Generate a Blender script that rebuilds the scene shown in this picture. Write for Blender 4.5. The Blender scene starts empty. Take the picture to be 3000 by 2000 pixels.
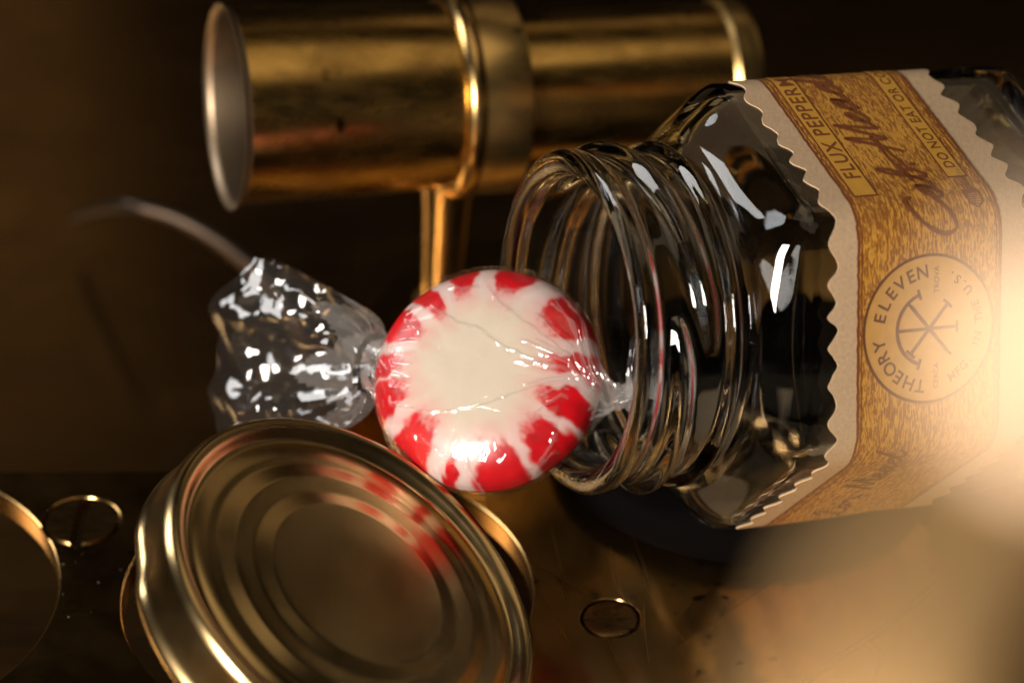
import bpy, bmesh, math, random
import numpy as np
from mathutils import Vector, Matrix, noise
random.seed(7)
np.random.seed(7)
S = 0.001                       # all lengths below are millimetres
scene = bpy.context.scene
col = scene.collection
A = lambda *p: np.array(p, float)
def nrm(v):
    v = np.asarray(v, float); return v/np.linalg.norm(v)

# ------------------------------------------------------------------ camera
PITCH = math.radians(36.2); DIST = 351.3; FPX = 9699.4
FWD = A(0, math.cos(PITCH), -math.sin(PITCH)); UPV = A(0, math.sin(PITCH), math.cos(PITCH)); RGT = A(1, 0, 0)
CAM = A(0, 0, 28) - FWD*DIST
cd = bpy.data.cameras.new('camera'); cam = bpy.data.objects.new('camera', cd); col.objects.link(cam)
cam.location = CAM*S; cam.rotation_euler = (math.pi/2-PITCH, 0, 0)
cd.sensor_width = 36; cd.lens = FPX/3000*36; cd.clip_start = 0.004; cd.clip_end = 20
cd.dof.use_dof = True; cd.dof.focus_distance = 0.347; cd.dof.aperture_fstop = 16.0; cd.dof.aperture_blades = 0
scene.camera = cam
def ray(x, y): return FWD + RGT*(x-1500)/FPX - UPV*(y-1000)/FPX
def at(x, y, z):
    d = ray(x, y); return CAM + d*(z-CAM[2])/d[2]
def aty(x, y, Y):
    d = ray(x, y); return CAM + d*(Y-CAM[1])/d[1]

# ------------------------------------------------------------------ light
w = bpy.data.worlds.new('World'); scene.world = w; w.use_nodes = True
bg = w.node_tree.nodes['Background']; bg.inputs[0].default_value = (1.0, .70, .42, 1); bg.inputs[1].default_value = 0.003
def lamp(name, loc, target, sx, sy, rad, colr, spread=180):
    l = bpy.data.lights.new(name, 'AREA'); l.shape = 'RECTANGLE'; l.size = sx*S; l.size_y = sy*S
    l.energy = rad*math.pi*sx*S*sy*S; l.color = colr; l.spread = math.radians(spread)
    o = bpy.data.objects.new(name, l); col.objects.link(o); o.location = A(*loc)*S
    o.rotation_euler = Vector(A(*target)-A(*loc)).to_track_quat('-Z', 'Y').to_euler()
    return o
lamp('key_softbox', (-205, -300, 200), (0, 0, 20), 90, 110, 82, (1, .90, .80))
lamp('left_softbox', (-330, 150, 230), (0, 0, 15), 130, 190, 8.0, (1, .97, .94))
lamp('overhead_panel', (60, 10, 420), (0, 40, 10), 300, 330, .55, (1, .78, .50))
lamp('side_panel', (330, 230, 190), (0, 0, 10), 240, 160, .14, (1, .76, .48))
lamp('added_rear_panel', (150, 400, 340), (40, 0, 0), 220, 150, .22, (1, .72, .42))  # unseen panel, added to warm the reflections in the right of the plate
lamp('added_rear_left_panel', (-190, 430, 160), (-60, 100, -20), 170, 190, .125, (1, .64, .30))  # unseen panel, added for the brown reflection on the left of the floor
vs = scene.view_settings; vs.view_transform = 'Standard'; vs.look = 'None'; vs.exposure = 0; vs.gamma = 1
scene.render.engine = 'CYCLES'
cy = scene.cycles; cy.use_denoising = True; cy.max_bounces = 20; cy.transmission_bounces = 18; cy.glossy_bounces = 8
cy.transparent_max_bounces = 40; cy.diffuse_bounces = 4; cy.sample_clamp_indirect = 6; cy.blur_glossy = 0.3
cy.caustics_reflective = True; cy.caustics_refractive = True

# ------------------------------------------------------------------ helpers
def tag(o, label=None, cat=None, group=None, kind=None):
    if label: o['label'] = label
    if cat: o['category'] = cat
    if group: o['group'] = group
    if kind: o['kind'] = kind
    return o
def empty(name, loc, label, cat, group=None):
    o = bpy.data.objects.new(name, None); col.objects.link(o); o.location = A(*loc)*S
    o.empty_display_size = .005
    return tag(o, label, cat, group)
def wloc(o):
    p = A(*o.location)/S
    return p if o.parent is None else p + wloc(o.parent)
def mk(name, V, F, mat, parent=None, smooth=True, loc=None, uv=None, colr=None):
    """V in world millimetres; the object's origin is loc (default: its parent's origin)"""
    V = np.asarray(V, float)
    me = bpy.data.meshes.new(name)
    base = wloc(parent) if parent is not None else A(0, 0, 0)
    org = base if loc is None else A(*loc)
    me.from_pydata(((V-org)*S).tolist(), [], [tuple(map(int, f)) for f in F])
    bm = bmesh.new(); bm.from_mesh(me); bmesh.ops.recalc_face_normals(bm, faces=bm.faces); bm.to_mesh(me); bm.free()
    if smooth is True: me.polygons.foreach_set('use_smooth', [True]*len(me.polygons))
    elif smooth:
        me.polygons.foreach_set('use_smooth', [True]*len(me.polygons)); me.set_sharp_from_angle(angle=math.radians(smooth))
    if uv is not None:
        lay = me.uv_layers.new(name='UVMap')
        li = np.zeros(len(me.loops), int); me.loops.foreach_get('vertex_index', li)
        lay.data.foreach_set('uv', np.asarray(uv, float)[li].ravel())
    if colr is not None:
        at_ = me.color_attributes.new('tint', 'FLOAT_COLOR', 'POINT')
        at_.data.foreach_set('color', np.asarray(colr, float).ravel())
    me.materials.append(mat)
    o = bpy.data.objects.new(name, me); col.objects.link(o)
    if parent is not None: o.parent = parent
    o.location = (org-base)*S
    return o
def grid_faces(n, m, wrap_m=False, wrap_n=False, off=0):
    F = []
    for i in range(n if wrap_n else n-1):
        for j in range(m if wrap_m else m-1):
            a = i*m+j; b = i*m+(j+1) % m; i2 = (i+1) % n
            F.append((off+a, off+b, off+i2*m+(j+1) % m, off+i2*m+j))
    return F
def frame_of(n, hint=(0, 0, 1)):
    n = nrm(n); e1 = np.cross(hint, n)
    if np.linalg.norm(e1) < 1e-4: e1 = np.cross((0, 1, 0), n)
    e1 = nrm(e1); return e1, np.cross(n, e1), n
def lathe(o, n, prof, m=96, closed=False):
    """prof: list of (radius, height along n); r=0 ends are capped to a point"""
    e1, e2, n = frame_of(n)
    th = np.linspace(0, 2*math.pi, m, endpoint=False)
    V = []; F = []; rings = []
    for r, h in prof:
        if r <= 1e-6: rings.append([len(V)]); V.append(o+n*h)
        else:
            rings.append(list(range(len(V), len(V)+m)))
            for t in th: V.append(o+n*h+r*(math.cos(t)*e1+math.sin(t)*e2))
    K = len(rings)
    for i in range(K if closed else K-1):
        a, b = rings[i], rings[(i+1) % K]
        for j in range(m):
            j2 = (j+1) % m
            if len(a) == 1 and len(b) == 1: continue
            if len(a) == 1: F.append((a[0], b[j], b[j2]))
            elif len(b) == 1: F.append((a[j], b[0], a[j2]))
            else: F.append((a[j], a[j2], b[j2], b[j]))
    return np.array(V), F
def crom(P, k=8):
    P = [np.asarray(p, float) for p in P]; Q = [P[0]]+P+[P[-1]]; out = []
    for i in range(1, len(Q)-2):
        for s in range(k):
            t = s/k; a, b, c, d = Q[i-1], Q[i], Q[i+1], Q[i+2]
            out.append(.5*((2*b)+(c-a)*t+(2*a-5*b+4*c-d)*t*t+(3*b-a-3*c+d)*t**3))
    out.append(P[-1]); return np.array(out)
def tube(P, rad, m=20):
    P = np.asarray(P); n = len(P); R = np.broadcast_to(rad, (n,)); V = []; F = []
    T = np.gradient(P, axis=0); e1 = None
    for i in range(n):
        t = nrm(T[i])
        if e1 is None: e1 = frame_of(t)[0]
        e1 = nrm(e1-t*(e1@t)); e2 = np.cross(t, e1)
        for j in range(m):
            a = 2*math.pi*j/m; V.append(P[i]+R[i]*(math.cos(a)*e1+math.sin(a)*e2))
    F = grid_faces(n, m, True); F.append(tuple(range(m))); F.append(tuple(range((n-1)*m, n*m)))
    return np.array(V), F
def join(parts):
    V = []; F = []; o = 0
    for v, f in parts:
        V += list(v); F += [tuple(i+o for i in q) for q in f]; o += len(v)
    return np.array(V), F
def fbm(p, s=1., o=4): return noise.fractal(Vector((p[0]*s, p[1]*s, p[2]*s)), 1., 2., o)

# ------------------------------------------------------------------ materials
class NT:
    def __init__(s, name):
        s.m = bpy.data.materials.new(name); s.m.use_nodes = True; s.t = s.m.node_tree; s.p = s.t.nodes['Principled BSDF']; s.out = s.t.nodes['Material Output']
    def n(s, typ, **kw):
        d = s.t.nodes.new(typ)
        for k, v in kw.items():
            if k.startswith('i_'):
                k = k[2:]; k = int(k) if k.isdigit() else k.replace('_', ' ')
                d.inputs[k].default_value = v
            else: setattr(d, k, v)
        return d
    def l(s, a, b): s.t.links.new(a, b)
    def coords(s, scale=(1, 1, 1), rot=(0, 0, 0), kind='Object'):
        tc = s.n('ShaderNodeTexCoord'); mp = s.n('ShaderNodeMapping'); mp.inputs['Scale'].default_value = scale; mp.inputs['Rotation'].default_value = rot
        s.l(tc.outputs[kind], mp.inputs['Vector']); return mp.outputs[0]
    def noise(s, vec, scale, detail=4, rough=.55, dist=0):
        d = s.n('ShaderNodeTexNoise'); s.l(vec, d.inputs['Vector']); d.inputs['Scale'].default_value = scale; d.inputs['Detail'].default_value = detail
        d.inputs['Roughness'].default_value = rough; d.inputs['Distortion'].default_value = dist; return d.outputs['Fac']
    def ramp(s, fac, stops):
        r = s.n('ShaderNodeValToRGB'); s.l(fac, r.inputs[0]); e = r.color_ramp.elements
        while len(e) < len(stops): e.new(.5)
        for i, (p, c) in enumerate(stops):
            e[i].position = p; e[i].color = (c, c, c, 1) if isinstance(c, (int, float)) else tuple(c)+(1,)
        return r.outputs[0]
    def mix(s, fac, a, b, mode='MIX'):
        d = s.n('ShaderNodeMix', data_type='RGBA', blend_type=mode)
        for sock, v in ((d.inputs['Factor'], fac), (d.inputs['A'], a), (d.inputs['B'], b)):
            if hasattr(v, 'node'): s.l(v, sock)
            else: sock.default_value = v if isinstance(v, (int, float)) else tuple(v)+(1,)
        return d.outputs['Result']
    def bump(s, h, strength, dist):
        b = s.n('ShaderNodeBump'); b.inputs['Strength'].default_value = strength; b.inputs['Distance'].default_value = dist*S; s.l(h, b.inputs['Height'])
        s.l(b.outputs[0], s.p.inputs['Normal']); return b
def brass(name, c1, c2, r1, r2, streak=(60, 900, 900), rot=(0, 0, 0), patina=None, pat_amt=.5, bump=.0, spots=0.0, blot=70, smear=.45):
    """aged brass: streaky polish marks, cloudy tarnish, optional dark spots"""
    k = NT(name); p = k.p; p.inputs['Metallic'].default_value = 1
    vec = k.coords(); st = k.noise(k.coords(streak, rot), 1.0, 5, .65)
    cl = k.noise(vec, blot, 5, .6, .4)
    base = k.mix(k.ramp(st, [(.3, 0), (.7, 1)]), c1, c2)
    if patina: base = k.mix(k.ramp(cl, [(.42, 0), (.72, pat_amt)]), base, patina)
    if spots > 0:
        sp = k.noise(vec, 420, 2, .5); big = k.noise(vec, 60, 2, .5)
        mk_ = k.n('ShaderNodeMath', operation='MULTIPLY'); k.l(k.ramp(sp, [(.63, 0), (.70, 1)]), mk_.inputs[0]); k.l(k.ramp(big, [(.5, 0), (.62, spots)]), mk_.inputs[1])
        base = k.mix(mk_.outputs[0], base, (.035, .018, .006))
    k.l(base, p.inputs['Base Color'])
    rr = k.ramp(k.mix(smear, st, cl), [(.35, r1), (.68, r2)]); k.l(rr, p.inputs['Roughness'])
    if bump: k.bump(st, bump, .05)
    return k.m
M = {}
M['plate'] = brass('plate_brass', (.61, .38, .138), (.58, .355, .125), .13, .27, (260, 2600, 500), (0, 0, -1.2), (.26, .145, .05), .75, .01, .9, smear=.85)
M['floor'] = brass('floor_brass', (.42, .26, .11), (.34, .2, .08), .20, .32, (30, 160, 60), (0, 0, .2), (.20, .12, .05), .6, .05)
M['tube'] = brass('tube_brass', (.66, .42, .13), (.50, .30, .08), .16, .36, (70, 520, 520), (0, 0, .2), (.22, .12, .035), .75, .10, .9, 110)
M['ring'] = brass('ring_brass', (.80, .54, .22), (.70, .45, .16), .18, .28, (300, 300, 300), (0, 0, 0), (.4, .24, .08), .5, .05)
M['collar'] = brass('collar_brass', (.92, .64, .26), (.8, .53, .19), .26, .38, (70, 520, 520), (0, 0, .2), (.3, .17, .05), .6, .1, .6, 140)
M['knob'] = brass('knob_brass', (.86, .68, .50), (.82, .63, .45), .62, .68, (80, 80, 80), (0, 0, 0))
M['arm'] = brass('arm_brass', (.60, .40, .19), (.55, .36, .16), .6, .68, (80, 80, 80), (0, 0, 0))
M['wire'] = brass('wire_metal', (.075, .056, .043), (.055, .041, .031), .38, .5, (80, 80, 80), (0, 0, 0))
M['rim'] = brass('worn_rim', (.42, .32, .22), (.34, .25, .16), .4, .5, (200, 200, 200), (0, 0, 0))
M['lining'] = brass('grey_lining', (.15, .112, .072), (.11, .08, .05), .45, .6, (200, 200, 200), (0, 0, 0))
M['screw'] = brass('screw_brass', (.30, .18, .07), (.24, .14, .05), .22, .36, (300, 900, 300), (0, 0, .4), (.14, .08, .03), .7, .1, .5)
def lid_mat():
    k = NT('lid_gold'); p = k.p; p.inputs['Metallic'].default_value = 1
    st = k.noise(k.coords((4200, 160, 160), (0, 0, .35)), 1, 4, .7); bl = k.noise(k.coords(), 90, 4, .6)
    k.l(k.mix(k.ramp(st, [(.3, 0), (.7, 1)]), (.59, .42, .20), (.555, .395, .182)), p.inputs['Base Color'])
    k.l(k.ramp(bl, [(.35, .19), (.65, .27)]), p.inputs['Roughness'])
    k.bump(st, .02, .03); return k.m
M['lid'] = lid_mat()
def glass_mat():
    k = NT('jar_glass'); p = k.p; p.inputs['Base Color'].default_value = (.925, .965, 1.0, 1); p.inputs['Roughness'].default_value = .012
    p.inputs['IOR'].default_value = 1.5; p.inputs['Transmission Weight'].default_value = 1
    nz = k.noise(k.coords(), 120, 3, .5); k.bump(nz, .10, .25); k.l(k.ramp(k.noise(k.coords(), 140, 5, .65, .8), [(.5, .008), (.72, .10)]), p.inputs['Roughness'])
    return k.m
M['glass'] = glass_mat()
def film_mat(name, refl, haze, crinkle=.10):
    k = NT(name); t = k.t
    tr = k.n('ShaderNodeBsdfTransparent'); tr.inputs[0].default_value = (.97, .97, .97, 1)
    gl = k.n('ShaderNodeBsdfGlossy'); gl.inputs['Roughness'].default_value = .085; gl.inputs[0].default_value = (1, 1, 1, 1)
    df = k.n('ShaderNodeBsdfTranslucent'); df.inputs[0].default_value = (.9, .88, .86, 1); d2 = k.n('ShaderNodeBsdfDiffuse'); d2.inputs[0].default_value = (.9, .88, .86, 1)
    dm = k.n('ShaderNodeMixShader'); dm.inputs[0].default_value = .5; k.l(df.outputs[0], dm.inputs[1]); k.l(d2.outputs[0], dm.inputs[2]); df = dm
    ge = k.n('ShaderNodeNewGeometry'); dt = k.n('ShaderNodeVectorMath', operation='DOT_PRODUCT'); k.l(ge.outputs['Normal'], dt.inputs[0]); k.l(ge.outputs['Incoming'], dt.inputs[1])
    ab = k.n('ShaderNodeMath', operation='ABSOLUTE'); k.l(dt.outputs['Value'], ab.inputs[0])
    om = k.n('ShaderNodeMath', operation='SUBTRACT', use_clamp=True); om.inputs[0].default_value = 1; k.l(ab.outputs[0], om.inputs[1])
    pw = k.n('ShaderNodeMath', operation='POWER'); k.l(om.outputs[0], pw.inputs[0]); pw.inputs[1].default_value = 5
    mth = k.n('ShaderNodeMath', operation='MULTIPLY_ADD', use_clamp=True); k.l(pw.outputs[0], mth.inputs[0]); mth.inputs[1].default_value = .8; mth.inputs[2].default_value = refl
    m1 = k.n('ShaderNodeMixShader'); k.l(mth.outputs[0], m1.inputs[0]); k.l(tr.outputs[0], m1.inputs[1]); k.l(gl.outputs[0], m1.inputs[2])
    m2 = k.n('ShaderNodeMixShader'); m2.inputs[0].default_value = haze; k.l(m1.outputs[0], m2.inputs[1]); k.l(df.outputs[0], m2.inputs[2])
    nz = k.noise(k.coords(), 900, 3, .5, .5); b = k.n('ShaderNodeBump'); b.inputs['Strength'].default_value = crinkle; b.inputs['Distance'].default_value = .06*S; k.l(nz, b.inputs['Height'])
    k.l(b.outputs[0], gl.inputs['Normal'])
    k.l(m2.outputs[0], k.out.inputs['Surface']); return k.m
M['film'] = film_mat('clear_film', .030, .008); M['tail_film'] = film_mat('crumpled_film', .085, .016, .03); M['neck_film'] = film_mat('gathered_film', .12, .15)
def candy_mat():
    k = NT('peppermint'); p = k.p
    a = k.n('ShaderNodeAttribute', attribute_name='tint'); k.l(a.outputs['Color'], p.inputs['Base Color'])
    p.inputs['Roughness'].default_value = .3; p.inputs['Subsurface Weight'].default_value = .35; p.inputs['Subsurface Radius'].default_value = (1, .55, .4); p.inputs['Subsurface Scale'].default_value = .0009
    k.bump(k.noise(k.coords(), 260, 3, .5), .03, .05); return k.m
M['candy'] = candy_mat()
def paper_mat():
    k = NT('kraft_paper'); p = k.p; v = k.coords()
    f = k.mix(.5, k.noise(v, 2200, 4, .7), k.noise(k.coords((900, 200, 900)), 4, 3, .6))
    k.l(k.mix(k.ramp(f, [(.35, 0), (.65, 1)]), (.47, .33, .195), (.60, .43, .27)), p.inputs['Base Color'])
    p.inputs['Roughness'].default_value = .85; k.bump(f, .25, .05); return k.m
M['paper'] = paper_mat()
M['paper_edge'] = None
def plain(name, c, r=.7, met=0):
    k = NT(name); k.p.inputs['Roughness'].default_value = r; k.p.inputs['Metallic'].default_value = met
    n = k.noise(k.coords(), 900, 4, .6); k.l(k.mix(k.ramp(n, [(.3, 0), (.7, 1)]), tuple(x*.86 for x in c), c), k.p.inputs['Base Color']); return k.m
M['ink'] = plain('brown_ink', (.20, .055, .012))
M['seal_ink'] = plain('seal_brown_ink', (.13, .04, .011))
M['ribbon'] = plain('ribbon_ochre', (.62, .32, .04))
M['seal'] = plain('seal_ochre', (.58, .31, .075))
M['rubber'] = plain('black_felt', (.0035, .003, .003), 1.0); M['rubber'].node_tree.nodes['Principled BSDF'].inputs['Specular IOR Level'].default_value = 0
def band_mat():
    k = NT('printed_band'); p = k.p; tc = k.n('ShaderNodeTexCoord'); mp = k.n('ShaderNodeMapping'); mp.inputs['Scale'].default_value = (.8, 4.6, 1); k.l(tc.outputs['UV'], mp.inputs[0])
    h = k.noise(mp.outputs[0], 1., 3, .55, 1.1)
    mp2 = k.n('ShaderNodeMapping'); mp2.inputs['Scale'].default_value = (.10, .12, 1); k.l(tc.outputs['UV'], mp2.inputs[0])
    big = k.noise(mp2.outputs[0], 1, 2, .5)
    add = k.n('ShaderNodeMath', operation='ADD'); k.l(h, add.inputs[0]); sc = k.n('ShaderNodeMath', operation='MULTIPLY'); k.l(big, sc.inputs[0]); sc.inputs[1].default_value = .22; k.l(sc.outputs[0], add.inputs[1])
    m = k.ramp(add.outputs[0], [(.585, 0), (.625, 1)])
    k.l(k.mix(m, (.60, .30, .04), (.27, .095, .016)), p.inputs['Base Color']); p.inputs['Roughness'].default_value = .7; return k.m
M['band'] = band_mat()
M['grime'] = plain('dark_grime', (.02, .012, .006), .7)

# ================================================================== the setting
# lower brass floor, well below the pierced plate
n = 2
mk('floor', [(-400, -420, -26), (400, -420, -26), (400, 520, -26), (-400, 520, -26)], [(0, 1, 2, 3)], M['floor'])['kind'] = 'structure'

# pierced brass plate, 3 mm thick, its top at z = 0
HOLES = [(-20.1, -8.4, 22.3), (-71.9, -8.4, 22.3)]
SCREW = at(238, 1527, 0); RIVET = at(1788, 1810, 0)
def pierced(name, outline, holes, z0, z1, bev, mat, parent=None):
    """flat sheet with round holes and rounded (bevelled) edges"""
    loops = []                                              # (points, outward normal of the void side)
    P = [A(x, y) for x, y in outline]; n_ = len(P)
    if sum(P[i][0]*P[(i+1) % n_][1]-P[(i+1) % n_][0]*P[i][1] for i in range(n_)) < 0: P.reverse()
    nb = []
    for i in range(n_):
        a, b, c = P[i-1], P[i], P[(i+1) % n_]; d1, d2 = nrm(b-a), nrm(c-b); n1, n2 = A(d1[1], -d1[0]), A(d2[1], -d2[0]); m_ = nrm(n1+n2); nb.append(m_/max(.3, m_@n1))
    loops.append((P, nb, bev))
    for x, y, r in holes:
        t = np.linspace(0, 2*math.pi, 160, endpoint=False)
        loops.append(([A(x+r*math.cos(q), y+r*math.sin(q)) for q in t], [A(-math.cos(q), -math.sin(q)) for q in t], bev if r > 6 else .13))
    bm = bmesh.new(); tops = []; bots = []
    for pts, nn, bv in loops:
        m = len(pts); rows = []
        for ins, z in ((bv, z1), (bv*.4, z1-bv*.4), (0, z1-bv), (0, z0+bv), (bv, z0)):
            rows.append([bm.verts.new(((p_[0]-q_[0]*ins)*S, (p_[1]-q_[1]*ins)*S, z*S)) for p_, q_ in zip(pts, nn)])
        for a, b in zip(rows, rows[1:]):
            for k in range(m): bm.faces.new((a[k], a[(k+1) % m], b[(k+1) % m], b[k]))
        tops += [bm.edges.get((rows[0][k], rows[0][(k+1) % m])) for k in range(m)]; bots += [bm.edges.get((rows[-1][k], rows[-1][(k+1) % m])) for k in range(m)]
    for ed in (tops, bots): bmesh.ops.triangle_fill(bm, use_beauty=True, use_dissolve=False, edges=ed)
    bmesh.ops.recalc_face_normals(bm, faces=bm.faces)
    me = bpy.data.meshes.new(name); bm.to_mesh(me); bm.free(); me.materials.append(mat)
    me.polygons.foreach_set('use_smooth', [True]*len(me.polygons)); me.set_sharp_from_angle(angle=math.radians(20))
    for p_ in me.polygons:
        if abs(p_.normal.z) > .999: p_.use_smooth = False      # the flat faces stay truly flat
    o = bpy.data.objects.new(name, me); col.objects.link(o); o.parent = parent
    return o
plate = empty('brass_plate', (0, 0, 0), 'aged brass plate with large round holes and flush screws under everything', 'plate')
plate.pop('category'); plate.pop('label'); plate['kind'] = 'structure'
outline = [(-180, -130), (150, -130), (150, 60), (-12, 60), (-30, 13.5), (-180, 11.9)]
sheet = pierced('sheet', outline, HOLES+[(SCREW[0], SCREW[1], 4.35), (RIVET[0], RIVET[1], 3.25)], -3, 0, .25, M['plate'], plate)
# legs that carry the plate over the floor (outside the picture)
for x, y in ((-170, -120), (140, -120), (140, 50), (-170, 0), (60, 52)):
    mk('leg', *lathe(A(x, y, -26), (0, 0, 1), [(0, 0), (5, 0), (4, 23.1), (0, 23.1)], 24), M['screw'], plate, 40)
# flush slotted screw
def slotted(c, R, slot_w, ang):
    d = A(math.cos(ang), math.sin(ang), 0); e = A(-d[1], d[0], 0); parts = []
    for s in (-1, 1):
        pts = []
        a0 = math.asin(slot_w/R)
        for t in np.linspace(a0, math.pi-a0, 40): pts.append(c+s*(d*R*math.cos(t)+e*R*math.sin(t)))
        V = []
        m = len(pts); cc = sum(pts)/m
        for k, (sc, z) in enumerate(((1, -2.6), (1, -.16), (.94, .10))): V += [cc+(q-cc)*sc+A(0, 0, z) for q in pts]
        F = grid_faces(3, m, True)+[tuple(range(2*m, 3*m)), tuple(range(m))]
        parts.append((V, F))
    return join(parts)
scr = mk('screw_head', *slotted(A(SCREW[0], SCREW[1], 0), 4.05, .62, math.pi/2-.05), M['screw'], plate, 30)
mk('slot_floor', *lathe(A(SCREW[0], SCREW[1], -2.8), (0, 0, 1), [(0, 0), (4.3, 0), (4.3, .9), (0, .9)], 48), M['grime'], plate, 30)
mk('rivet_head', *lathe(A(RIVET[0], RIVET[1], -2.6), (0, 0, 1), [(0, 0), (2.95, 0), (2.95, 2.4), (2.86, 2.58), (2.6, 2.68), (1.5, 2.72), (0, 2.73)], 64), M['screw'], plate, 30)
mk('rivet_seat', *lathe(A(RIVET[0], RIVET[1], -3), (0, 0, 1), [(2.9, 0), (3.3, 0), (3.3, 1.6), (2.9, 1.6)], 64, True), M['grime'], plate, 30)
# overlapping second sheet at the lower right, with its raised edge, and engraved lines
P0 = at(1700, 2075, 0); P1 = at(2300, 1690, 0); dv = P1-P0
q = [P0-dv*.6, P1+dv*1.2, P1+dv*1.2+A(90, -60, 0), A(60, -120, 0), P0-dv*.6+A(10, -60, 0)]
pierced('overlay_sheet', [(a[0], a[1]) for a in q], [], 0.004, .45, .15, M['plate'], plate)
def groove(pts, wd, z, name, mat):
    P = crom([A(*p_) for p_ in pts], 10); T = np.gradient(P, axis=0); V = []
    for i in range(len(P)):
        e = nrm(np.cross(T[i], (0, 0, 1))); k_ = wd*(.6+.5*abs(fbm(P[i], .4)))*math.sin(math.pi*min(1, .08+.92*min(i, len(P)-1-i)/len(P)*2)*.5+.15)
        V += [P[i]-e*k_+A(0, 0, z), P[i]+A(0, 0, z+.25*k_), P[i]+e*k_+A(0, 0, z)]
    return mk(name, V, grid_faces(len(P), 3), mat, plate)
M['caustic_scratch'] = brass('caustic_scratch_brass', (.42, .26, .09), (.34, .2, .065), .34, .46, (500, 500, 500), (0, 0, 0), (.1, .05, .02), .9)
M['groove'] = plain('groove_grime', (.05, .028, .010), .5, .6)
groove([at(2330, 2020, .45), at(2450, 1930, .45), at(2560, 1860, .45), at(2640, 1800, .45), at(2760, 1700, .45)], .16, .46, 'engraved_line', M['groove'])
groove([at(2545, 1880, .45), at(2555, 1895, .45), at(2585, 1925, .45), at(2570, 1955, .45), at(2560, 1985, .45)], .13, .46, 'engraved_line', M['groove'])
for k_ in range(10):  # brass strips: scratches that also draw the light streaks cast through the jar
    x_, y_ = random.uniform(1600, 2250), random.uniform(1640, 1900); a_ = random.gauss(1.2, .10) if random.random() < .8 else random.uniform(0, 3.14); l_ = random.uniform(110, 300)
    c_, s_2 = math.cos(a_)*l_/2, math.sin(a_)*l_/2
    groove([at(x_-c_, y_-s_2, .01), at(x_+random.uniform(-7, 7), y_+random.uniform(-3, 3), .01), at(x_+c_, y_+s_2, .01)], random.uniform(.03, .09), .006, 'caustic_scratch', M['caustic_scratch'])
# loose specks of dust on the dark end of the plate
parts = []
for i in range(20):
    x = random.uniform(180, 420); y = random.uniform(1590, 1830) if random.random() < .7 else random.uniform(1400, 1600)
    if random.random() < .35: x = random.uniform(1560, 2300); y = random.uniform(1600, 1750)
    c = at(x, y, .02); r = random.uniform(.03, .085)
    parts.append((np.array([c+A(random.gauss(0, r), random.gauss(0, r), .01+random.uniform(0, r)) for _ in range(5)]), [(0, 1, 2), (0, 2, 3), (1, 3, 4)]))
tag(mk('dust', *join(parts), plain('dust_grey', (.30, .24, .18), .8), None, False), 'pale specks of dust lying on the dark brass plate', 'dust', kind='stuff')

# ================================================================== brass telescope tube on its post
def axp(px, py, y): return aty(px, py, y)
T0 = axp(658, 314, 45.5); T1 = axp(1390, 272, 53.5); TD = nrm(T1-T0)
tube_root = empty('brass_telescope', at(1288, 880, 0), 'old brass telescope tube with flared rim and collar held on a short post', 'telescope')
L = lambda px: float(np.dot(aty(px, 314-42/732*(px-658), 45.5+8/732*(px-658))-T0, TD))
tl = lambda prof, m=128: lathe(T0, TD, prof, m)
lc = L(1300); le = L(1485); lr = L(2165)
mk('barrel', *lathe(T0, TD, [(11.0, lc), (11.35, lc*.75), (11.5, lc*.4), (11.55, 2.2), (11.6, 1.0), (11.35, 1.0), (11.2, 4), (10.7, lc)], 160, True), M['tube'], tube_root, 30)
mk('flared_rim', *lathe(T0, TD, [(11.57, 1.1), (11.68, .6), (11.95, .2), (12.12, .05), (12.12, -.05), (12.02, -.05), (11.5, .45), (11.35, 1.0)], 160, True), M['rim'], tube_root, 50)
mk('lining', *lathe(T0, TD, [(11.25, .75), (11.0, 1.8), (10.7, 5), (10.3, 30), (0, 30)], 120), M['lining'], tube_root, 40)
a_ = np.linspace(-math.pi/2, math.pi/2, 14)
bead = [(11.15+1.4*math.cos(t), lc+1.05+1.4*math.sin(t)) for t in a_]
mk('bead_ring', *lathe(T0, TD, [(10.2, lc-.35)]+bead+[(10.2, lc+2.45)], 160, True), M['ring'], tube_root, 60)
mk('collar', *lathe(T0, TD, [(10.3, lc+1.2), (12.0, lc+1.2), (12.03, lc+2.0), (12.05, le-.5), (11.85, le-.1), (11.4, le), (8, le)], 160), M['collar'], tube_root, 30)
mk('draw_tube', *lathe(T0, TD, [(9.3, le-.4), (9.3, lr-4.6), (9.3, lr-3.2)], 160), M['tube'], tube_root, 30)
mk('end_ring', *lathe(T0, TD, [(9.0, lr-3.6), (9.4, lr-3.6), (9.85, lr-3.0), (9.65, lr-2.2), (9.7, lr-.6), (9.4, lr), (8.2, lr), (8, lr-6), (0, lr-6)], 160), M['collar'], tube_root, 40)
pt_ = T0+TD*(lc+1.2); pb = at(1288, 880, 0)
ax = nrm(pt_-pb); hh = float(np.linalg.norm(pt_-pb))-10.6
mk('post', *lathe(pb, ax, [(0, -1.2), (2.2, -1.2), (2.3, .6), (2.55, hh*.4), (2.9, hh*.75), (3.2, hh*.93), (3.3, hh), (3.0, hh+1.2), (0, hh+1.2)], 48), M['ring'], tube_root, 40)
mk('post_foot', *lathe(A(pb[0], pb[1], 0), (0, 0, 1), [(0, .004), (3.2, .004), (3.2, .5), (2.6, .9), (1.7, 1.0), (0, 1.0)], 48), M['tube'], tube_root, 40)
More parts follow.
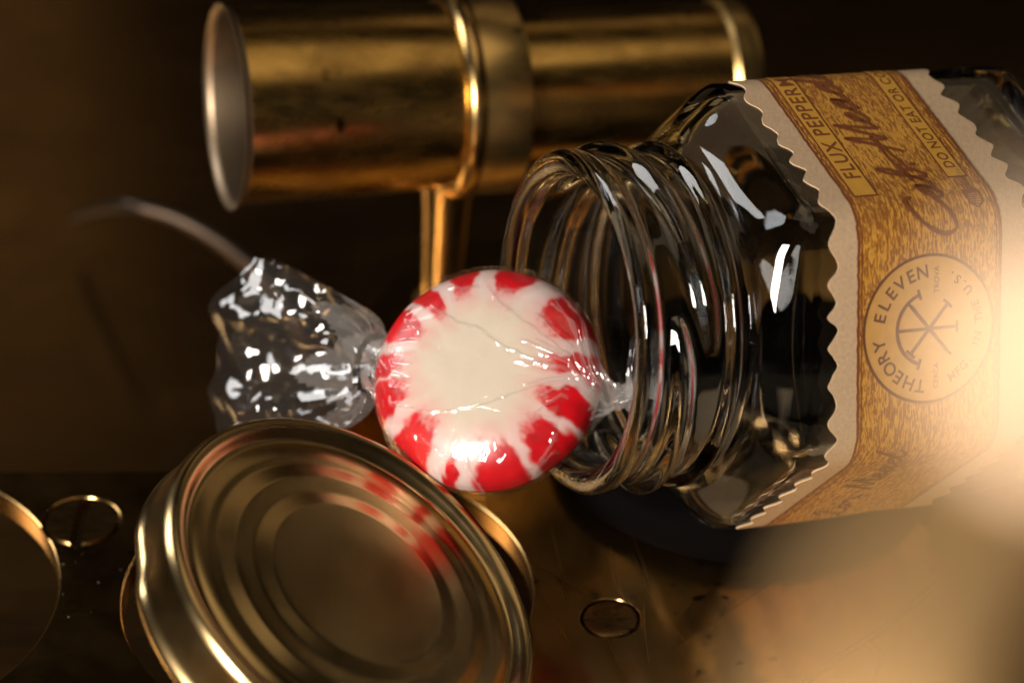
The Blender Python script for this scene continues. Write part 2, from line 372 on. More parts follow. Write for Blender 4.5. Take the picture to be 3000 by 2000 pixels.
# arched wire bow far behind, on the lower floor
bow = [A(*aty(215, 640, 96)), A(*aty(275, 618, 90)), A(*aty(370, 603, 82)), A(*aty(500, 632, 80)), A(*aty(640, 705, 78)), A(*aty(770, 810, 76)), A(*aty(860, 930, 74))]
bow = bow+[A(bow[-1][0]+2, bow[-1][1], -25.5)]
tag(mk('wire_bow', *tube(crom(bow, 10), np.linspace(.6, 2.2, 10*(len(bow)-1)+1)**.6, 16), M['wire'], None, True, loc=bow[-1]), 'grey arched wire bow out of focus behind the candy wrapper', 'wire')

# ================================================================== lid
lc_ = at(1052, 1706, 17.5); v = nrm(CAM-lc_); rr_ = nrm(RGT-v*(RGT@v)); uu_ = np.cross(v, rr_)
tl_ = math.acos(.651); LN = math.cos(tl_)*v+math.sin(tl_)*(math.cos(math.radians(49))*rr_+math.sin(math.radians(49))*uu_)
lid = empty('jar_lid', lc_-LN*7.5, 'gold metal twist-off jar lid with stepped rings, tilted in a round hole', 'lid')
def rnd(prof, k=4):
    P = [A(*p_) for p_ in prof]; return [tuple(p_) for p_ in crom(P, k)]
top = [(0, 0), (5, 0), (10.3, 0), (10.55, -.02), (10.9, -.11), (12.2, -.6), (12.6, -.7), (13, -.73), (14.5, -.73), (14.85, -.77), (15.2, -.88), (16.5, -1.45), (16.95, -1.58), (17.4, -1.62), (19.6, -1.62), (20.1, -1.56), (20.6, -1.2),
       (21.0, -.7), (21.4, -.22), (21.9, .02), (22.4, -.12), (22.85, -.6), (23.05, -1.3)]
LK = .935; top = [(a*LK, b*LK*(.7 if a < 20 else 1)) for a, b in top]
mk('top_panel', *lathe(lc_, LN, top, 220), M['lid'], lid, True)
# skirt: slightly waved wall with pressed lugs and a rolled hem
e1, e2, _ = frame_of(LN); m = 220; hs = [(23.05, -1.3), (23.12, -2.0), (23.15, -3.5), (23.2, -4.6), (23.25, -5.6), (23.35, -6.3), (23.6, -6.65), (23.75, -7.2), (23.6, -7.75), (23.3, -7.9), (22.9, -7.6), (22.75, -6.9), (22.75, -2), (22.6, -1.4)]
hs = [(a*LK, b*LK) for a, b in hs]; V = []
for i, (r, h) in enumerate(hs):
    for j in range(m):
        t = 2*math.pi*j/m; lug = .8*max(0, math.cos(4*(t-.35)))**6*math.exp(-((h+6.2)/1.7)**2)
        rr = r-lug; V.append(lc_+LN*h+rr*(math.cos(t)*e1+math.sin(t)*e2))
mk('skirt', V, grid_faces(len(hs), m, True), M['lid'], lid, True)

# ================================================================== glass jar
JO = A(5.79, -.14, 30.54); yaw, pit, roll = math.radians(22.2), math.radians(-9.56), math.radians(5.94)
JA = A(math.cos(yaw)*math.cos(pit), math.sin(yaw)*math.cos(pit), math.sin(pit)); s_ = nrm(np.cross((0, 0, 1), JA)); t_ = np.cross(JA, s_)
J1 = math.cos(roll)*s_+math.sin(roll)*t_; J2 = -math.sin(roll)*s_+math.cos(roll)*t_
JL = 55.0; AP = 21.73; RC = 5.0
def jp(l, r, th): return JO+JA*l+r*(math.cos(th)*J1+math.sin(th)*J2)
def rhex(th, ap, rc):
    ph = th % (math.pi/3)-math.pi/6
    ph = abs(ph)
    half = (ap-rc)*math.tan(math.pi/6)          # half the straight run
    if ap*math.tan(ph) <= half: return ap/math.cos(ph)
    cr = (ap-rc)/math.cos(math.pi/6); d = math.pi/6-ph   # arc centre on the corner ray
    return cr*math.cos(d)+math.sqrt(max(0, rc*rc-(cr*math.sin(d))**2))
NTH = 360; TH = np.linspace(0, 2*math.pi, NTH, endpoint=False)
HEX = {}
def hexr(ap, rc):
    if (ap, rc) not in HEX: HEX[(ap, rc)] = np.array([rhex(t-math.pi/3*0, ap, rc) for t in TH])
    return HEX[(ap, rc)]
def sm(a, b, x): t = np.clip((x-a)/(b-a), 0, 1); return t*t*(3-2*t)
def threads(l, th):
    """raised lug threads: short ridges that run slightly downhill and taper at both ends"""
    out = np.zeros_like(th)
    for t0, span, l0, amp in ((.35, 2.35, 4.2, 1.5), (2.45, 2.35, 4.2, 1.5), (4.54, 2.35, 4.2, 1.5)):
        d = (th-t0) % (2*math.pi); u = d/span
        m = (u <= 1); tp = np.clip(np.minimum(u, 1-u)/.13, 0, 1); tp = np.sqrt(np.clip(tp, 0, 1))
        lc = l0+3.9*u; out = np.maximum(out, np.where(m, amp*tp*np.exp(-(np.abs(l-lc)/(1.15*(.4+.6*tp)))**2.4), 0))
    return out
rings = []
def ring(l, r): rings.append((l, np.broadcast_to(np.asarray(r, float), (NTH,)).copy()))
# inside: from the closed bottom up the bore to the lip, then outside back down
hi = hexr(AP-2.4, 3.4)
for f in (.02, .3, .6, .85): ring(JL-3.2, hi*f)
ring(JL-3.4, hi*.95); ring(JL-4.2, hi*.99)
for l in np.linspace(JL-6, 19.5, 14): ring(l, hi)
for l in np.linspace(19.0, 12.5, 14):
    k = sm(19.0, 12.5, l); ring(l, hi*(1-k)+15.6*k)
for l in np.linspace(12, 1.6, 10): ring(l, 15.6)
for a in np.linspace(0, math.pi, 14): ring(.75-.75*math.sin(a) if True else 0, 17.0-1.35*math.cos(a))
for l in np.linspace(.95, 12.4, 84):
    b = 17.4+.95*math.exp(-((l-1.0)/1.35)**4)            # lip bead
    b = b+1.15*math.exp(-(abs(l-10.7)/.75)**3)               # transfer bead
    ring(l, b+threads(l, TH))
ho = hexr(AP, RC)
for l in np.linspace(12.7, 17.6, 22):
    k = ((l-12.7)/4.9); kk = math.sqrt(max(0, 1-(1-k)**2)); kk = .25*k+.75*kk if k < 1 else 1
    ring(l, 17.5*(1-kk)+(ho*(.985+.015*k))*kk)
for l in np.linspace(18.2, JL-3, 16): ring(l, ho)
for a in np.linspace(.12, math.pi/2, 8): ring(JL-3+3*math.sin(a), ho-3*(1-math.cos(a)))
for f in (.7, .4, .15, .02): ring(JL-.6*(1-f), (ho-3)*f)
V = np.concatenate([[JO+JA*l+r[j]*(math.cos(TH[j])*J1+math.sin(TH[j])*J2) for j in range(NTH)] for l, r in rings])
F = grid_faces(len(rings), NTH, True); F.append(tuple(range(NTH))); F.append(tuple(range((len(rings)-1)*NTH, len(rings)*NTH)))
jar = empty('glass_jar', jp(JL, AP*1.05, math.radians(255)), 'clear six-sided glass jar lying on its side with open threaded mouth and kraft label', 'jar')
mk('glass_body', V, F, M['glass'], jar, True)

# ---- label: wraps the hexagon; u runs round the jar (0 = middle of the face towards us), l along the axis
SIDE = 2*AP/math.sqrt(3); HALF = (AP-RC)*math.tan(math.pi/6); ARC = RC*math.pi/3; PER = 2*HALF+ARC
def wrap(u, l, h):
    k = math.floor((u+HALF+ARC/2)/PER); d = u-k*PER; a0 = math.radians(150)-k*math.pi/3
    if abs(d) <= HALF: x, y, a = AP+h, -d, a0            # (normal, tangent): u grows as the angle falls
    else:
        s = math.copysign(1, d); ph = (abs(d)-HALF)/RC
        x = (AP-RC)+(RC+h)*math.cos(ph); y = -s*(HALF+(RC+h)*math.sin(ph)); a = a0
    c, s2 = math.cos(a), math.sin(a)
    return JO+JA*l+(x*c-y*s2)*J1+(x*s2+y*c)*J2
LA, LB, LC, LD = 19.75, 22.8, 39.4, 43.3
def zig(u, seed):
    p_ = u/3.75+seed+.45*noise.noise(Vector((u*.09, seed*3.1, 0))); q_ = p_-math.floor(p_)
    tri = 1-abs(2*q_-1)                                     # pinking-shear wave, rounded valleys
    return (math.sin((tri-.5)*math.pi*.92))*.52*(1+.55*noise.noise(Vector((u*.21, seed, 4))))+.18*noise.noise(Vector((u*1.1, seed, 9)))+.25*noise.noise(Vector((u*.11, seed, 11)))
U0, U1 = -2.35*PER, 2.3*PER; NU = 900; NL = 10
us = np.linspace(U0, U1, NU); V = []; uv = []
for h in (.14, .02):
    for u in us:
        a, b = LA+zig(u, .3), LD-zig(u, 5.2)
        for j in range(NL):
            l = a+(b-a)*j/(NL-1); V.append(wrap(u, l, h+.03*noise.noise(Vector((u*.3, l*.3, 2))))); uv.append((u, l))
o = NU*NL; F = grid_faces(NU, NL)+grid_faces(NU, NL, off=o)
for i in range(NU-1):
    for j in (0, NL-1): F.append((i*NL+j, (i+1)*NL+j, o+(i+1)*NL+j, o+i*NL+j))
for i in (0, NU-1):
    for j in range(NL-1): F.append((i*NL+j, i*NL+j+1, o+i*NL+j+1, o+i*NL+j))
label = mk('paper_label', V, F, M['paper'], jar, 50, uv=uv)
def patch(name, u0, u1, l0, l1, h, mat, wob=0, nu=None):
    nu = nu or max(2, int((u1-u0)/.35)); V = []; uv = []
    for u in np.linspace(u0, u1, nu):
        for j in range(5):
            l = l0+(l1-l0)*j/4; l += wob*noise.noise(Vector((u*1.7, l0*3, 0)))
            V.append(wrap(u, l, h)); uv.append((u, l))
    return mk(name, V, grid_faces(nu, 5), mat, label, True, uv=uv)
HP = .20
patch('printed_band', U0+4, U1-4, LB, LC, HP, M['band'])
for a, b in ((LB-.28, LB+.02), (LB+.22, LB+.36), (LC-.36, LC-.22), (LC-.04, LC+.3)):
    patch('border_line', U0+4, U1-4, a, b, HP+.02, M['ink'], .12)
def place2d(me, u, l, ang=0):
    """2-D lettering (x right, y up, mm) to label: reading direction +u, letter tops towards the mouth (-l)"""
    c, s2 = math.cos(ang), math.sin(ang); out = []
    for x, y in me: out.append((u+c*x-s2*y, l-(s2*x+c*y)))
    return out
_txt = {}
def text_mesh(txt, size, space=1.0, bold=0.):
    cu = bpy.data.curves.new('t', 'FONT'); cu.body = txt; cu.size = size; cu.space_character = space; cu.align_x = 'CENTER'; cu.align_y = 'CENTER'; cu.offset = bold; cu.resolution_u = 3
    tmp = bpy.data.objects.new('t', cu); col.objects.link(tmp); bpy.context.view_layer.update()
    me = bpy.data.meshes.new_from_object(tmp.evaluated_get(bpy.context.evaluated_depsgraph_get()))
    V = [tuple(x.co[:2]) for x in me.vertices]; F = [tuple(p_.vertices) for p_ in me.polygons]
    bpy.data.objects.remove(tmp); bpy.data.curves.remove(cu); bpy.data.meshes.remove(me); return V, F
def put(name, V2, F, mat, h): return mk(name, [wrap(u, l, h) for u, l in V2], F, mat, label, False)
def line_text(name, txt, u, l, size, mat, space=1.05, bold=.02, ang=0, h=HP+.06):
    V, F = text_mesh(txt, size, space, bold); return put(name, place2d(V, u, l, ang), F, mat, h)
def arc_text(name, txt, u, l, R, a0, a1, size, mat, inside=False, bold=.03):
    """letters set round a circle; angles clockwise from the top (mouth side), degrees"""
    VV = []; FF = []; n_ = len(txt)
    for i, ch in enumerate(txt):
        if ch == ' ': continue
        V, F = text_mesh(ch, size, 1, bold); a = math.radians(a0+(a1-a0)*i/(n_-1))
        x, y = R*math.sin(a), R*math.cos(a); rot = -a+(math.pi if inside else 0)
        c, s2 = math.cos(rot), math.sin(rot)
        o_ = len(VV); VV += [(x+c*p_-s2*q_, y+s2*p_+c*q_) for p_, q_ in V]; FF += [tuple(k+o_ for k in f) for f in F]
    return put(name, place2d(VV, u, l), FF, mat, HP+.07)
def stroke(P, wd):
    P = np.asarray(P); T = np.gradient(P, axis=0); n_ = np.stack([-T[:, 1], T[:, 0]], 1); n_ /= np.linalg.norm(n_, axis=1)[:, None]+1e-9
    W = np.broadcast_to(wd, (len(P),))[:, None]; V = np.empty((2*len(P), 2)); V[0::2] = P-n_*W/2; V[1::2] = P+n_*W/2
    return V.tolist(), [(2*i, 2*i+1, 2*i+3, 2*i+2) for i in range(len(P)-1)]
def join2(parts):
    V = []; F = []
    for v_, f_ in parts:
        o_ = len(V); V += list(v_); F += [tuple(k+o_ for k in q_) for q_ in f_]
    return V, F
# --- round seal on the face towards us
SU, SL, SR = .2, 31.05, 7.7
def disc2(r, n_=72): return [(r*math.cos(t), r*math.sin(t)) for t in np.linspace(0, 2*math.pi, n_, endpoint=False)], [tuple(range(n_))]
def ring2(r0, r1, a0=0, a1=360, n_=96):
    t = np.radians(90-np.linspace(a0, a1, n_)); V = []
    for q_ in t: V += [(r0*math.cos(q_), r0*math.sin(q_)), (r1*math.cos(q_), r1*math.sin(q_))]
    return V, [(2*i, 2*i+1, 2*i+3, 2*i+2) for i in range(n_-1)]
V, F = disc2(SR); put('seal_disc', place2d(V, SU, SL), F, M['seal'], HP+.03)
V, F = ring2(SR-.14, SR+.18); put('seal_ring', place2d(V, SU, SL), F, M['seal_ink'], HP+.05)
arc_text('seal_lettering', 'THEORY ELEVEN', SU, SL, 5.95, -80, 82, 1.95, M['seal_ink'])
arc_text('seal_lettering', 'MFG. IN THE U.S.', SU, SL, 6.0, 242, 116, 1.3, M['seal_ink'], inside=True)
line_text('seal_lettering', 'CERCA', SU-5.0, SL+.9, .85, M['seal_ink'], 1.0, .0)
line_text('seal_lettering', 'TROVA', SU+5.1, SL+.9, .85, M['seal_ink'], 1.0, .0)
parts = [ring2(3.62, 4.0, -72, 72)]
def bar(x0, y0, x1, y1, wd): return stroke([(x0, y0), ((x0+x1)/2, (y0+y1)/2), (x1, y1)], wd)
parts.append(bar(0, 3.8, 0, -3.3, .36))
for s2 in (-1, 1):
    parts.append(bar(s2*2.5, 2.2, -s2*2.5, -2.2, .40))
    for e_ in (-1, 1):                                       # serifs of the cross strokes
        x0, y0 = e_*s2*2.5, e_*2.2; parts.append(bar(x0-.42*1, y0+.48*s2*-1*-1*(-1 if s2 > 0 else 1)*-1*(-1), x0+.42, y0-.48*s2*-1*-1*(-1 if s2 > 0 else 1)*-1*(-1), .32))
    a = math.radians(72*s2); parts.append(bar(3.25*math.sin(a), 3.25*math.cos(a), 4.4*math.sin(a), 4.4*math.cos(a), .34))
parts.append(bar(-.6, -3.3, .6, -3.3, .32))
V, F = join2(parts); put('seal_emblem', place2d(V, SU, SL), F, M['seal_ink'], HP+.08)
# --- ribbons with lettering on the upper face
UA = PER
def ribbon(u0, u1, l0, l1):
    patch('ribbon_edge', u0-.25, u1+.6, l0-.22, l1+.22, HP+.03, M['ink'], .1); patch('ribbon', u0, u1+.5, l0, l1, HP+.05, M['ribbon'])
ribbon(UA-9.6, UA+13.0, LB+.95, LB+3.45)
line_text('ribbon_lettering', 'FLUX PEPPERMINT', UA+4.6, LB+2.3, 2.55, M['ink'], 1.12, .03, h=HP+.08)
ribbon(UA-7.6, UA+13.0, LC-3.5, LC-1.45)
line_text('ribbon_lettering', 'DO NOT EAT OR CONSUME', UA+5.6, LC-2.4, 1.72, M['ink'], 1.1, .02, h=HP+.08)
# --- flowing handwriting between the ribbons, climbing along the upper face
def cursive(seq, u, l, sc, ang, wd, slant=.45):
    parts = []; x = 0
    GL = {'C': ([(1.5, 1.6), (1.1, 2.05), (.3, 1.6), (0, .7), (.4, 0), (1.1, .1), (1.7, .6)], 1.7), 'a': ([(.0, .3), (.75, .8), (.3, .85), (.05, .4), (.3, .02), (.75, .4), (.78, .85), (.75, .2), (1.05, .1), (1.3, .4)], 1.3),
          'e': ([(0, .3), (.6, .6), (.45, .9), (.1, .6), (.2, .05), (.7, .15), (.95, .4)], .95), 'b': ([(0, .3), (.5, 1.3), (.5, 1.95), (.2, 1.5), (.2, .2), (.55, .0), (.8, .4), (.6, .75), (1.1, .7)], 1.1),
          'M': ([(0, -.2), (.35, 1.0), (.6, 2.0), (.75, 1.0), (.95, .1), (1.4, 1.3), (1.65, 1.95), (1.7, .8), (1.8, .05), (2.2, .3)], 2.2), 'd': ([(0, .3), (.7, .85), (.25, .8), (.05, .3), (.35, .0), (.75, .5), (1.0, 1.95), (.85, .3), (1.2, .1), (1.4, .4)], 1.4),
          's': ([(0, .3), (.45, .95), (.55, .4), (.35, .0), (.1, .15), (.6, .1), (.9, .35)], .9), 'L': ([(.2, 1.4), (.7, 2.05), (.9, 1.6), (.5, .4), (.1, .0), (.4, .25), (.9, .0), (1.5, .2)], 1.5),
          'o': ([(0, .4), (.4, .85), (.05, .5), (.3, .0), (.7, .4), (.5, .85), (.9, .75), (1.1, .7)], 1.1), 'r': ([(0, .5), (.3, .95), (.4, .75), (.7, .7), (.65, .2), (.85, .05), (1.1, .35)], 1.1), 'f': ([(0, .3), (.55, 1.4), (.5, 2.0), (.3, 1.2), (.2, -.7), (.35, -.9), (.45, -.1), (.9, .4)], .9)}
    for ch in seq:
        if ch == ' ': x += .75; continue
        if ch == '.': parts.append(bar((x+.05)*sc, .05*sc, (x+.25)*sc, .08*sc, wd*1.5)); x += .4; continue
        P, adv = GL[ch]; Q = crom([A(x+p_+slant*q_, q_)*sc for p_, q_ in P], 7)
        k = np.linspace(0, 2*math.pi*1.5, len(Q)); parts.append(stroke(Q, wd*(.75+.45*np.abs(np.sin(k))))); x += adv
    V, F = join2(parts); return put('script_lettering', place2d(V, u, l, ang), F, M['ink'], HP+.09)
cursive('Cab. Meads. Lor', UA-15.0, LB+11.6, 2.35, math.radians(9), .42)
parts = [stroke(crom([A(0, 0), A(4, .7), A(8, 1.0), A(5, .2), A(1.5, -.8)], 10), .3)]
V, F = join2(parts); put('script_flourish', place2d(V, UA-8, LB+8.5), F, M['ink'], HP+.085)
# --- banner end with hatching and its dark tassel below the lower ribbon
parts = [bar(-7.8-.16*i, -.8+.01*i, -7.8-.16*i, .7-.02*i, .07) for i in range(14)]+[bar(-7.7+.24*i, -.6, -7.7+.24*i, -.6+.9*(1-i/7), .07) for i in range(7)]
V, F = join2(parts); put('banner_hatching', place2d(V, UA, LC-2.3), F, M['ink'], HP+.08)
parts = [bar(-10.2, -.9, -10.2, 1.0, .5), bar(-11.6, -1.0, -10.2, -.9, .25), bar(-11.6, .6, -10.2, .9, .25)]+[bar(-10.5-.26*i, -.9, -10.5-.26*i, .8, .12) for i in range(6)]+[bar(-12.2, -.2, -11.6, -1.0, .25), bar(-12.2, -.2, -11.6, .6, .25)]
V, F = join2(parts); put('banner_tassel', place2d(V, UA, LC-2.3), F, M['ink'], HP+.08)
# --- second handwriting on the lower face
cursive('Ro'.replace('R', 'L')+'r. Mead', -PER-9.5, LB+8.6, 2.0, math.radians(6), .32)
patch('ribbon_edge', -PER-12.5, -PER+7.2, LB+.85, LB+1.05, HP+.03, M['ink'], .1)

# black round pad that carries the shoulder of the jar
PC = at(2200, 1268, 0)
pad = mk('round_pad', *lathe(A(PC[0], PC[1], .004), (0, 0, 1), [(0, 0), (23.7, 0), (23.9, .3), (23.7, 3.7), (23.2, 4.3), (22, 4.6), (0, 4.6)], 160), M['rubber'], None, 40, loc=(PC[0], PC[1], 0))
tag(pad, 'flat black round pad under the shoulder of the glass jar', 'pad')

# ================================================================== wrapped peppermint
CC = at(1429, 1113, 21.5); cv = nrm(CAM-CC); cr_ = nrm(RGT-cv*(RGT@cv)); cu_ = np.cross(cv, cr_)
CM = nrm(math.cos(math.radians(25))*cv+math.sin(math.radians(25))*(-.56*cr_+.83*cu_))
CT = cr_*math.cos(math.radians(13))-cu_*math.sin(math.radians(13)); CT = nrm(CT-CM*(CT@CM)); CS = np.cross(CM, CT)   # twist axis, across, face normal
CR, CH = 12.5, 4.9
candy = empty('wrapped_peppermint', CC-A(0, 0, 10), 'round red and white striped peppermint in clear twisted wrapper, in front of the jar mouth', 'candy')
# body
cx = nrm(cr_-CM*(cr_@CM)); cyv = np.cross(CM, cx)
STR = [(70, 10, .66), (101, 7.5, .66), (124, 6, .54), (147, 9, .58), (172, 7, .66), (192, 11, .62), (226, 13, .58), (253, 3, .74), (279, 13, .67), (309, 10, .65), (333, 9, .56), (357, 8, .58), (28, 14, .62)]
def candy_col(x, y, top):
    rho = math.hypot(x, y)/CR; a = math.degrees(math.atan2(y, x)); wv = 9*noise.noise(Vector((x*.35, y*.35, 1)))+5*noise.noise(Vector((x*1.1, y*1.1, 5)))
    red = 0; pink = 0
    for c, hw, ri in STR:
        d = abs((a+wv*.55-c+180) % 360-180); r_in = ri+.06*noise.noise(Vector((x*.8, y*.8, c)))
        hw2 = hw*(.84+.22*sm(r_in, 1.0, rho)); k = 1-sm(hw2*.8, hw2*1.12, d); k2 = sm(r_in-.03, r_in+.14, rho+.05*noise.noise(Vector((x*2.1, y*2.1, 4)))) if top else 1
        red = max(red, float(k*k2)); pink = max(pink, float((1-sm(hw*.5, hw*2.2, d))*(sm(r_in-.26, r_in+.1, rho))))
    cream = A(.60, .52, .425)*(1-.05*abs(noise.noise(Vector((x*.5, y*.5, 8))))); white = A(.64, .565, .53)
    b = cream*(1-sm(.5, .8, rho))+white*sm(.5, .8, rho)
    b = b*(1-.6*pink)+A(.64, .24, .23)*.6*pink
    redc = A(.52, .004, .010)*(1+.25*noise.noise(Vector((x*.9, y*.9, 3))))
    return b*(1-red)+redc*red
def prof_h(rho): return CH*max(0, 1-min(1, rho)**3.0)**(1/2.3)
V = []; C4 = []; NR, NA = 90, 360
tp = [1-(1-i/(NR-1))**2.2 for i in range(NR)]
for sgn in (1, -1):
    for i in range(NR):
        rho = tp[i] if sgn > 0 else tp[NR-1-i]
        for j in range(NA):
            a = 2*math.pi*j/NA; x, y = CR*rho*math.cos(a), CR*rho*math.sin(a)
            bumpy = .08*noise.noise(Vector((x*.35, y*.35, sgn)))+.012*noise.noise(Vector((x*1.6, y*1.6, sgn*3)))
            k = 1+.012*noise.noise(Vector((math.cos(a)*2, math.sin(a)*2, 7)))
            V.append(CC+cx*x*k+cyv*y*k+CM*(sgn*(prof_h(rho)+bumpy*(1-rho**6)))); C4.append(list(candy_col(x, y, sgn > 0))+[1])
mk('mint_disc', V, grid_faces(2*NR, NA, True), M['candy'], candy, True, colr=C4)
# wrapper: film drawn tight round the mint, twisted at both ends
def sect(t, th):
    """film radius at axial position t, direction th in the (across, face normal) plane"""
    c, s2 = math.cos(th), math.sin(th); lo, hi_ = 0, 14
    if abs(t) >= CR: return 0
    for _ in range(18):
        m_ = (lo+hi_)/2; f_ = (math.hypot(t, m_*c)/CR)**3.0+(abs(m_*s2)/CH)**2.3
        if f_ < 1: lo = m_
        else: hi_ = m_
    return lo
TT = 9.6; TE = 14.4; NTW, NTHW = 250, 420
CREASE = [[(1285, 925), (1360, 985), (1425, 1012), (1500, 1070), (1640, 1140), (1735, 1160)], [(1448, 885), (1490, 945), (1560, 1005), (1640, 1065), (1740, 1150)], [(1165, 1185), (1260, 1225), (1365, 1238), (1470, 1225), (1600, 1190), (1740, 1165)],
          [(1330, 868), (1375, 880), (1420, 884)], [(1265, 1295), (1310, 1335), (1345, 1352)], [(1395, 1350), (1395, 1390), (1425, 1440)], [(1600, 1060), (1665, 1100), (1660, 1085)], [(1640, 950), (1700, 1010), (1745, 1120)], [(1560, 1420), (1660, 1340), (1745, 1200)],
          [(1660, 910), (1735, 1010), (1760, 1110)], [(1590, 1390), (1700, 1270), (1760, 1180)], [(1150, 930), (1200, 950), (1250, 1000)]]
for fx, fy in ((1600, 985), (1650, 940), (1700, 935), (1560, 1060), (1570, 1185), (1600, 1260), (1640, 1330), (1690, 1370), (1540, 1120), (1610, 1100), (1620, 1215)):
    CREASE.append([(1778, 1162), ((1778+fx)/2+random.uniform(-8, 8), (1162+fy)/2+random.uniform(-8, 8)), (fx, fy)])
def loc2(px, py):
    dx, dy = (px-1429)/27.1, (py-1113)/27.1; c, s2 = math.cos(math.radians(13)), math.sin(math.radians(13))
    return A(dx*c+dy*s2, (dx*s2-dy*c)/.93)
CSEG = []
for ln_ in CREASE:
    Q_ = [loc2(*p_) for p_ in ln_]; CSEG += [(a, b) for a, b in zip(Q_, Q_[1:])]
CA = np.array([a for a, b in CSEG]); CB = np.array([b for a, b in CSEG]); CD = CB-CA; CL2 = (CD**2).sum(1)
def crease(t, s2):
    q_ = A(t, s2)+A(.18*noise.noise(Vector((t*.9, s2*.9, 3))), .18*noise.noise(Vector((t*.9, s2*.9, 6))))-CA
    k = np.clip((q_*CD).sum(1)/CL2, 0, 1); d2 = ((q_-CD*k[:, None])**2).sum(1).min()
    return .19*math.exp(-d2/.032) if d2 < .4 else 0
CRV = []
def film(t, th, side):
    a = abs(t)
    te = TE if side > 0 else TE-.6; r0 = 1.15 if side > 0 else 2.2
    if a <= TT: r = sect(t, th)*1.012+.10
    else:
        k = (a-TT)/(te-TT); ra = sect(math.copysign(TT, t), th)*1.012+.10
        r = ra*(1-k)+r0*k; r -= .22*math.sin(math.pi*k)*ra*.5
    g = max(0, (a-3)/(te-3)); pl = g**1.7; r += .16*noise.noise(Vector((t*.22, math.cos(th)*1.3, math.sin(th)*1.3+4)))+.12
    pleat = .42*pl*math.sin(th*11+3*math.sin(th*2+side)+g*2)+.22*pl*math.sin(th*23+side*2+2*math.sin(th*3))
    x = t; nz = noise.noise(Vector((x*.35, math.cos(th)*2.2, math.sin(th)*2.2+side)))
    nz2 = noise.noise(Vector((x*.06, math.cos(th)*1.6+3, math.sin(th)*5))); ridge = .05*(1-min(1, abs(nz)*10))**2+.09*(1-min(1, abs(nz2)*9))**2
    q1 = r*math.cos(th); ed = float(sm(.62, .9, math.hypot(t, q1)/CR)); ridge += ed*(.17*noise.noise(Vector((t*.9, q1*.9, r*math.sin(th)*.9)))+.08*noise.noise(Vector((t*2.1, q1*2.1, r*math.sin(th)*2.1))))
    cv_ = crease(t, r*math.cos(th)) if math.sin(th) > 0 else 0; ridge += cv_; CRV.append(cv_)
    return max(.7, r+pleat*min(1, r/3)+ridge)
V = []
ts = np.linspace(-(TE-.6), TE, NTW)
for t in ts:
    tw = max(0, abs(t)-TT)/(TE-TT)*1.3*math.copysign(1, t)
    for j in range(NTHW):
        th = 2*math.pi*j/NTHW; r = film(t, th, math.copysign(1, t)); V.append(CC+CT*t+r*(math.cos(th+tw)*CS+math.sin(th+tw)*CM))
fo = mk('wrapper_film', V, grid_faces(NTW, NTHW, True), M['film'], candy, True)
fo.data.materials.append(M['tail_film']); ncr = set(i_ for i_, (c_) in enumerate(CRV) if c_ > .10); fo.data.materials.append(M['neck_film'])
for p_ in fo.data.polygons:
    if p_.vertices[0] in ncr: p_.material_index = 2; continue  # crease highlights painted as whitish haze, visible from any angle
    if abs(ts[min(p_.vertices[0]//NTHW, NTW-1)]) > 8.6+1.6*math.sin(p_.vertices[0] % NTHW*.31): p_.material_index = 2 if abs(ts[min(p_.vertices[0]//NTHW, NTW-1)]) > 12.3+.6*math.sin(p_.vertices[0] % NTHW*.55) else 1
def tail(p0, d0, side_dir, length, r0, widths, seed, flat=None, jag=1.5, n1=70, n2=150, back=0, pl=1.0, twist=0, kpow=.8):
    """a crumpled fan of doubled film: flattened tube that opens out from the twist"""
    d0 = nrm(d0); sd = nrm(side_dir-d0*(side_dir@d0)); up = np.cross(d0, sd); V = []
    for i in range(n1):
        k = i/(n1-1)
        for j in range(n2):
            th = 2*math.pi*j/n2; c, s2 = math.cos(th), math.sin(th)
            kk = k**kpow; wd = r0*(1-kk)+(widths[0] if c > 0 else widths[1])*kk; thk = r0*.8*(1-kk)+2.2*math.sin(math.pi*min(1, k*.9+.1))+.25
            ln = length*(.84+.20*abs(s2)**1.3+.05*math.cos(th+seed)+.03*math.cos(th*7+seed))
            x = wd*c; pleat = .55*(1-k)**2.2*math.sin(th*13+seed+2*math.sin(th*3))+.3*(1-k)**4*math.sin(th*29+seed*3)
            f_ = pl*kk*(1.3*math.sin(x*.5+seed+k*1.5)+.45*math.sin(x*1.3+seed*2-k*3))
            q_ = p0+d0*(ln*k)+sd*(x+.3*pleat)+up*(thk*s2+f_+pleat*min(1, k*5+.3))
            nz1 = noise.noise(Vector((q_[0]*.27, q_[1]*.27, q_[2]*.27+seed))); nz2 = noise.noise(Vector((q_[0]*.19, q_[1]*.19+5, q_[2]*.19+seed)))
            cr1 = (1-min(1, abs(nz1)*4))*.6+(1-min(1, abs(nz2)*3))*.8+.05*(1-min(1, abs(noise.noise(Vector((q_[0]*.7, q_[1]*.7+5, q_[2]*.7+seed))))*4))
            V.append(q_+up*cr1*kk*(1 if s2 > 0 else -.6)+sd*.5*nz2*kk)
    return V, grid_faces(n1, n2, True)
def film_tail(*a, cut=.3, facet=False, **kw):
    n2 = kw['n2']; n1 = kw['n1']; V, F = tail(*a, **kw); o = mk('twist_tail', V, F, M['tail_film'], candy, 28 if facet else True); o.data.materials.append(M['neck_film'])
    for p_ in o.data.polygons:
        r_ = p_.vertices[0]//n2
        if r_ < n1*(cut+.12*math.sin(p_.vertices[0] % n2*.37)): p_.material_index = 1
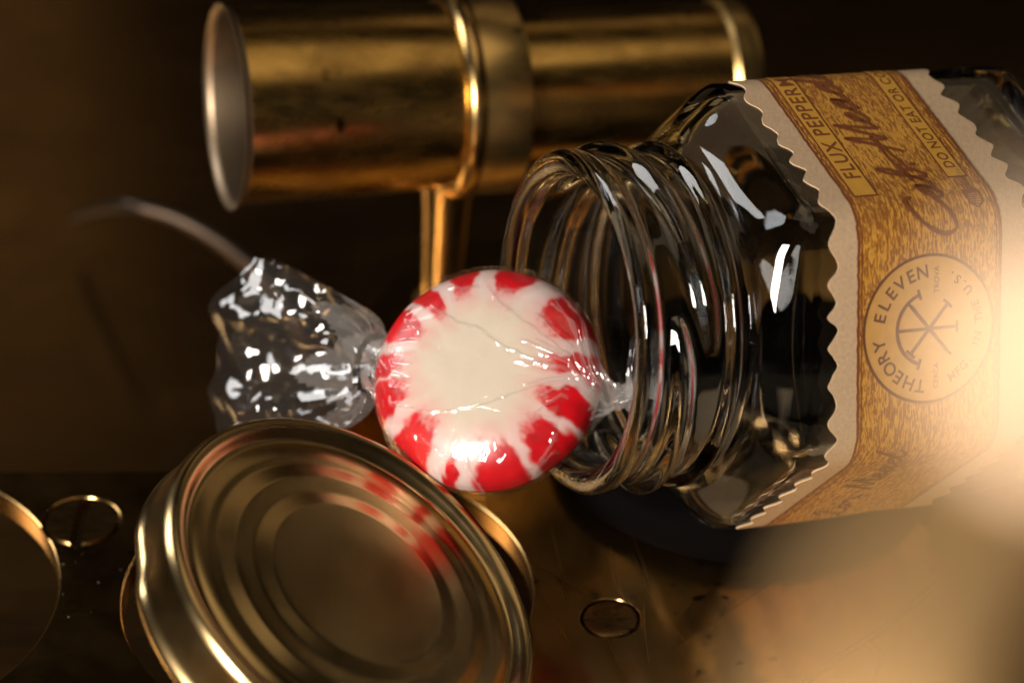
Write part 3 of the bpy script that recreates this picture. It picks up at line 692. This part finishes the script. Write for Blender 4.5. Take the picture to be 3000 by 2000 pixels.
LP = CC-CT*(TE-.7); ld = nrm(-CT*1.0+A(0, .35, -.05)-cu_*.15)
film_tail(LP+CT*.6, ld, cu_, 20.0, 3.6, (10.0, 13.0), 1.3, n1=40, n2=100, facet=True, kpow=.5, pl=.7, cut=.22)
RP = CC+CT*(TE-.1); rd = nrm(CT*.8+A(.35, .3, .1))
# tight screw of film between mint and tail
V = []
for i in range(40):
    k = i/39
    for j in range(48):
        th = 2*math.pi*j/48; r = 1.25+.22*math.sin(th*5+k*14)+.08*math.sin(th*9-k*9)+.15*abs(k-.5); p_ = RP+(CT*.8+rd*.2)*(2.6*k)
        V.append(p_+r*(math.cos(th)*CS+math.sin(th)*CM))
mk('twist_knot', V, grid_faces(40, 48, True), M['neck_film'], candy, True)
film_tail(RP+(CT*.8+rd*.2)*2.5, cu_*1.0+CT*.12-cv*.1, CT, 6.8, 1.0, (1.5, 1.3), 4.1, n1=50, n2=110, pl=.25)

# ================================================================== knob close to the lens, far out of focus
kd = 76; kc = CAM+ray(3290, 1060)*kd
FX, FY = kc[0]-3, kc[1]-30
knob = empty('brass_knob_stand', (FX, FY, -26), 'blurred pale brass knob on a bent arm close to the camera at right', 'knob')
a1 = CAM+ray(3160, 1420)*76; a2 = CAM+ray(2960, 1680)*75; a3 = CAM+ray(2800, 1950)*74; a4 = CAM+ray(2700, 2500)*72
ka = nrm(kc-a1)
mk('knob', *lathe(kc, ka, [(0, 3.6), (1.3, 3.4), (2.4, 2.8), (3.1, 1.7), (3.4, .4), (3.3, -.8), (2.8, -2.0), (2.3, -2.8), (2.2, -3.4)], 64), M['knob'], knob)
arm = crom([kc-ka*3.2, a1, a2, a3, a4, a4+A(0, -8, -14), A(FX, FY, 110), A(FX, FY, 40), A(FX, FY, -24)], 8)
mk('arm', *tube(arm, 2.8, 24), M['arm'], knob)
mk('foot', *lathe(A(FX, FY, -26), (0, 0, 1), [(0, .01), (26, .01), (26, 2), (8, 4), (2, 5), (0, 5)], 64), M['arm'], knob, 40)
